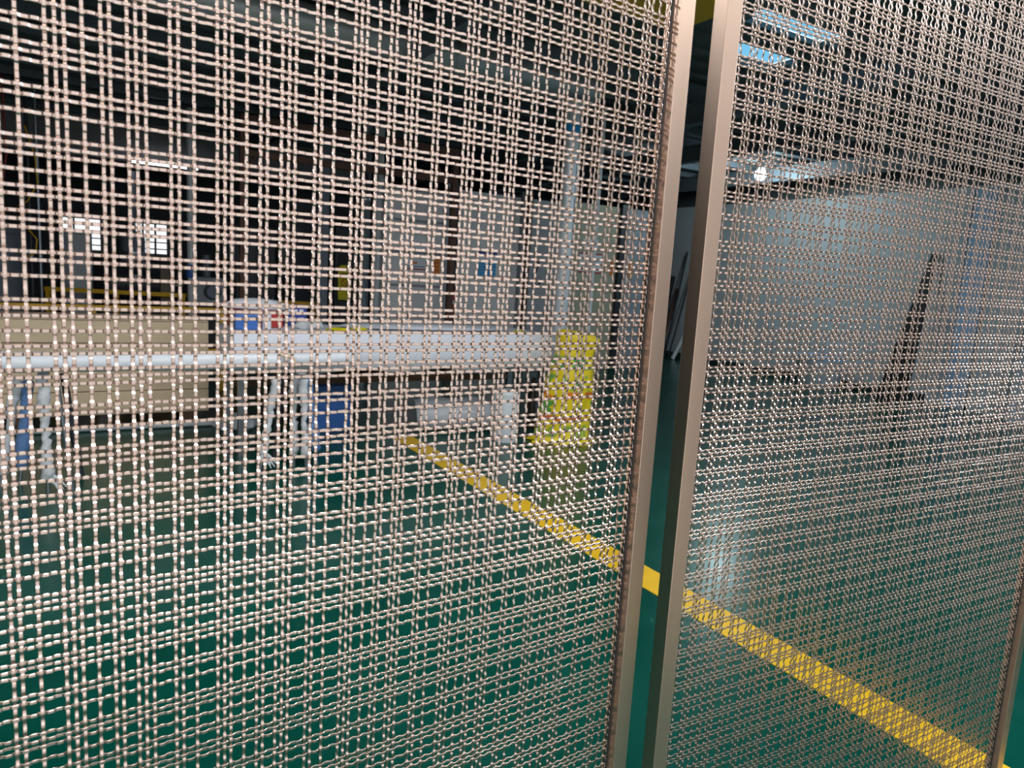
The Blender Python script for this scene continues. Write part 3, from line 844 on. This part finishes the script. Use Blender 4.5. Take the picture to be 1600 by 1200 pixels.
MB().lathe([(0.062, 0), (0.062, 2.10), (0.07, 2.11), (0.07, 2.16), (0.062, 2.17), (0.062, 3.02)], n=24).done('tube', M_STEEL, t, smooth=40)
MB().lathe([(0.10, 0), (0.10, 0.02)], n=24).done('flange', M_STEEL, t, smooth=40)
t = thing('pipe', 'pale plastic pipe at the left end of the pale boards', 'pipe', (-1.80, 9.14, 0))
MB().lathe([(0.05, 0), (0.05, 2.35), (0.058, 2.36), (0.058, 2.42), (0.05, 2.43), (0.05, 3.02)], n=20).done('tube', M_PVC, t, smooth=40)

# rusty gantry frame in the machine bay
t = thing('rusty_frame', 'rusty brown steel frame standing in the dark machine bay', 'frame', (-2.95, 7.70, 0), BROT)
for x in (0.0, 2.46):
    MB().box((x, 0, 1.40), (0.07, 0.07, 2.8)).done('post', M_RUST, t)
MB().box((1.23, 0, 2.42), (2.46, 0.05, 0.07)).done('beam', M_RUST, t)
MB().box((1.23, 0, 2.76), (2.53, 0.06, 0.08)).done('beam', M_RUST, t)
MB().tube((0.0, 0, 2.2), (0.35, 0, 2.74), 0.02, n=8).done('brace', M_RUST, t)
MB().tube((2.46, 0, 2.2), (2.11, 0, 2.74), 0.02, n=8).done('brace', M_RUST, t)

# added fill battens near the doorway, out of view, to brighten the hall
def batten(label, a, b, power, col=(0.96, 0.98, 1.0)):
    t = thing('fill_batten', label, 'lamp', ab(a, b, 3.02), BROT)
    MB().box((0, 0, 0.06), (1.25, 0.10, 0.05), bev=0.004).done('housing', M_LGREY, t)
    MB().tube((-0.58, 0, 0.012), (0.58, 0, 0.012), 0.014, n=12).done('lamp_tube', M_TUBE, t, smooth=40)
    for x in (-0.60, 0.60):
        MB().box((x, 0, 0.018), (0.03, 0.04, 0.04)).done('end_holder', M_LGREY, t)
    for x in (-0.45, 0.45):
        MB().box((x, 0, 0.115), (0.02, 0.02, 0.08)).done('hanger', M_STEEL, t)
    ld = bpy.data.lights.new('fill_light', 'AREA')
    ld.shape = 'RECTANGLE'; ld.size = 1.15; ld.size_y = 0.05
    ld.energy = power; ld.color = col
    lo = bpy.data.objects.new('fill_light', ld)
    COL.objects.link(lo); lo.parent = t; lo.location = (0, 0, -0.006)
for i, b in enumerate((-2.4, 0.3, 3.0)):
    batten(('leftmost', 'middle', 'third')[i] + ' added fill batten of the unseen row over the doorway', -0.25, b, 52)
for i, b in enumerate((5.8, 8.3)):
    batten(('fourth', 'rightmost')[i] + ' added fill batten of the unseen row over the doorway', -0.25, b, 70, (0.68, 0.84, 1.0))
for i, b in enumerate((-1.6, 1.6)):
    batten(('left', 'right')[i] + ' added fill batten of the unseen pair just inside the doorway', 2.7, b, 34)

# fluorescent batten on the concrete beam
t = thing('strip_light', 'lit fluorescent strip light under the concrete beam', 'lamp', (-4.87, 9.95, 2.555), BROT)
MB().box((0, 0, -0.0), (0.95, 0.07, 0.045), bev=0.004).done('housing', M_LGREY, t)
MB().tube((-0.40, 0, -0.038), (0.40, 0, -0.038), 0.014, n=14).done('lamp_tube', M_TUBE, t, smooth=40)
for x in (-0.42, 0.42):
    MB().box((x, 0, -0.035), (0.03, 0.04, 0.03)).done('end_holder', M_LGREY, t)

# ------------------------------------------------------------------ notices on the partition
def notice(label, b, z, w, h, m, bands, a=PA - 0.006):
    t = thing('wall_notice', label, 'notice', ab(a, b, z), BROT)
    MB().box((0, 0, 0), (w, 0.006, h)).done('sheet', m, t)
    for (z0, hh, ww, mm) in bands:
        MB().box((0, -0.004, z0), (ww, 0.003, hh)).done('print_band', mm, t)
def bpt(x, y):
    return x * BV.x + y * BV.y
notice('blue and white notice on the pale partition board', bpt(-0.445, 9.89), 1.46, 0.30, 0.33, M_PAPER,
       [(0.145, 0.035, 0.30, M_NAVY), (-0.06, 0.20, 0.28, M_CYAN), (-0.02, 0.008, 0.22, M_PAPER), (-0.06, 0.008, 0.22, M_PAPER), (-0.10, 0.008, 0.22, M_PAPER)])
notice('upper white notice with a red bar on the stacked boards', bpt(-1.39, 9.32), 1.65, 0.32, 0.19, M_PAPER, [(-0.08, 0.02, 0.32, M_RED)], PA - 0.043)
notice('lower white notice with a red bar on the stacked boards', bpt(-1.38, 9.32), 1.385, 0.32, 0.15, M_PAPER, [(-0.055, 0.018, 0.32, M_RED), (-0.02, 0.010, 0.30, M_NAVY), (0.025, 0.025, 0.10, M_ORANGE)], PA - 0.043)
notice('orange notice on the stacked boards by the rusty post', bpt(-1.105, 9.48), 1.375, 0.115, 0.21, M_ORANGE, [(0.05, 0.012, 0.07, M_RED), (0.0, 0.012, 0.08, M_RED), (-0.05, 0.012, 0.06, M_RED)], PA - 0.043)
notice('white notice with red borders on the olive wall', bpt(1.055, 10.81), 1.58, 0.42, 0.29, M_PAPER, [(0.135, 0.022, 0.42, M_RED), (-0.135, 0.022, 0.42, M_RED), (0.05, 0.04, 0.34, M_LBLUE), (-0.03, 0.02, 0.30, M_NAVY), (-0.08, 0.03, 0.34, M_LBLUE)])
notice('small white notice above the red bordered one on the olive wall', bpt(1.035, 10.8), 1.85, 0.28, 0.16, M_PAPER, [(0.0, 0.03, 0.2, M_LBLUE), (-0.055, 0.02, 0.1, M_RED)])
notice('orange tag on the olive wall', bpt(1.415, 11.03), 1.54, 0.085, 0.24, M_ORANGE, [(0.06, 0.012, 0.05, M_RED), (-0.02, 0.012, 0.05, M_RED)])
notice('orange tag on the blue grey partition end', bpt(1.73, 11.22), 1.53, 0.085, 0.23, M_ORANGE, [(0.06, 0.012, 0.05, M_RED), (-0.02, 0.012, 0.05, M_RED)])
t = thing('fire_extinguisher', 'red and white extinguisher hanging by the rusty partition post', 'extinguisher', ab(PA - 0.10, 4.26, 0.78), BROT)
MB().lathe([(0.03, 0), (0.045, 0.02), (0.045, 0.22), (0.03, 0.26), (0.014, 0.28), (0.014, 0.31)], n=20).done('cylinder', M_RED, t, smooth=40)
MB().lathe([(0.0465, 0.12), (0.0465, 0.17)], n=20).done('label_band', M_PAPER, t, smooth=40)
MB().box((0.01, 0, 0.325), (0.08, 0.02, 0.025)).done('handle', M_BLACK, t)
o = MB().path([ab(PA - 0.02, 5.62, 1.55), ab(PA - 0.025, 5.58, 1.40), ab(PA - 0.025, 5.56, 1.25), ab(PA - 0.025, 5.62, 1.18), ab(PA - 0.02, 5.68, 1.30)], 0.010, 8).done('hanging_cable', M_BLACK, smooth=50)
tag(o, 'looped black cable hanging on the dark grey partition board', 'cable')

# ------------------------------------------------------------------ right side of the hall
# work lamp under the roof
t = thing('flood_lamp', 'bright white flood lamp under the roof on the right', 'lamp', (3.24, 10.16, 2.90), BROT)
g = MB(); bmesh.ops.create_uvsphere(g.bm, u_segments=20, v_segments=12, radius=0.075)
g.done('bulb', M_LED, t, smooth=60)
MB().lathe([(0.05, 0.06), (0.06, 0.10), (0.045, 0.16), (0.02, 0.18), (0.012, 0.19), (0.012, 0.27)], n=18).done('lamp_holder', M_LGREY, t, smooth=40)
# boards and dark plank against the white wall
def board(name, label, cat, a, w, h, m, lean=0.10, th=0.03, taper=1.0, zb=0.0):
    g = MB()
    b0 = [(-w / 2, 0), (w / 2, 0), (w / 2 * taper, h), (-w / 2 * taper, h)]
    f = [g.bm.verts.new((x, -lean * (1 - z / h), z)) for x, z in b0]
    k = [g.bm.verts.new((x, -lean * (1 - z / h) + th, z)) for x, z in b0]
    g.bm.faces.new(f); g.bm.faces.new(list(reversed(k)))
    for i in range(4):
        g.bm.faces.new((f[i], f[(i + 1) % 4], k[(i + 1) % 4], k[i]))
    o = g.done(name, m, loc=ab(a, RW - 0.02 - th, zb), rz=BROT - math.pi / 2)
    return tag(o, label, cat)
board('leaning_plank', 'black tapering plank leaning on the white wall', 'plank', 5.25, 0.42, 1.95, M_BLACK, lean=0.55, th=0.035, taper=0.12)
board('wall_board', 'pale board standing left of the blue sheet on the white wall', 'board', 4.98, 0.22, 2.70, M_BOARD, lean=0.03)
board('wall_board', 'tall pale blue sheet standing against the white wall', 'board', 4.72, 0.26, 2.72, M_LBLUE, lean=0.05)
board('wall_board', 'pale board standing right of the blue sheet on the white wall', 'board', 4.30, 0.48, 2.66, M_BOARD, lean=0.07)
board('wall_board', 'low grey board stack at the right edge of the white wall', 'board', 3.60, 0.80, 1.30, M_LGREY, lean=0.25, th=0.12)
t = thing('tub', 'pale tub with a blue rim on the floor by the white wall', 'tub', ab(6.45, RW - 0.42, 0))
MB().lathe([(0.26, 0.0), (0.28, 0.02), (0.33, 0.42), (0.31, 0.43), (0.27, 0.05)], n=32).done('body', M_BOARD, t, smooth=40)
MB().lathe([(0.335, 0.40), (0.345, 0.42), (0.345, 0.46), (0.32, 0.47), (0.30, 0.46)], n=32).done('rim', M_LBLUE, t, smooth=40)
# bars leaning in the far corner, seen through the gap
for i, (a, h, r, ln, m, lab) in enumerate((
        (9.78, 1.95, 0.018, 0.25, M_DARK, 'longest thin dark bar leaning in the far corner'),
        (9.62, 1.62, 0.016, 0.30, M_DARK, 'thin dark bar leaning right of the longest one'),
        (10.06, 1.50, 0.045, 0.22, M_BLACK, 'thick black bar leaning left in the far corner'),
        (9.92, 1.28, 0.035, 0.26, M_RUST, 'short rusty bar leaning in the far corner'),
        (9.50, 0.72, 0.040, 0.28, M_PVC, 'short white tube leaning in the far corner'))):
    foot = Vector((0, 0, 0)); top = BV * ln + AV * (-0.10) + Vector((0, 0, h))
    g = MB(); g.path([foot + Vector((0, 0, r * 0.3)), foot.lerp(top, 0.5), top], r, 10)
    g.tube(foot.lerp(top, 0.55), foot.lerp(top, 0.60), r * 1.25, n=10)
    o = g.done('leaning_bar', m, smooth=40, loc=ab(a, RW - 0.04 - ln - r, 0))
    tag(o, lab, 'bar')
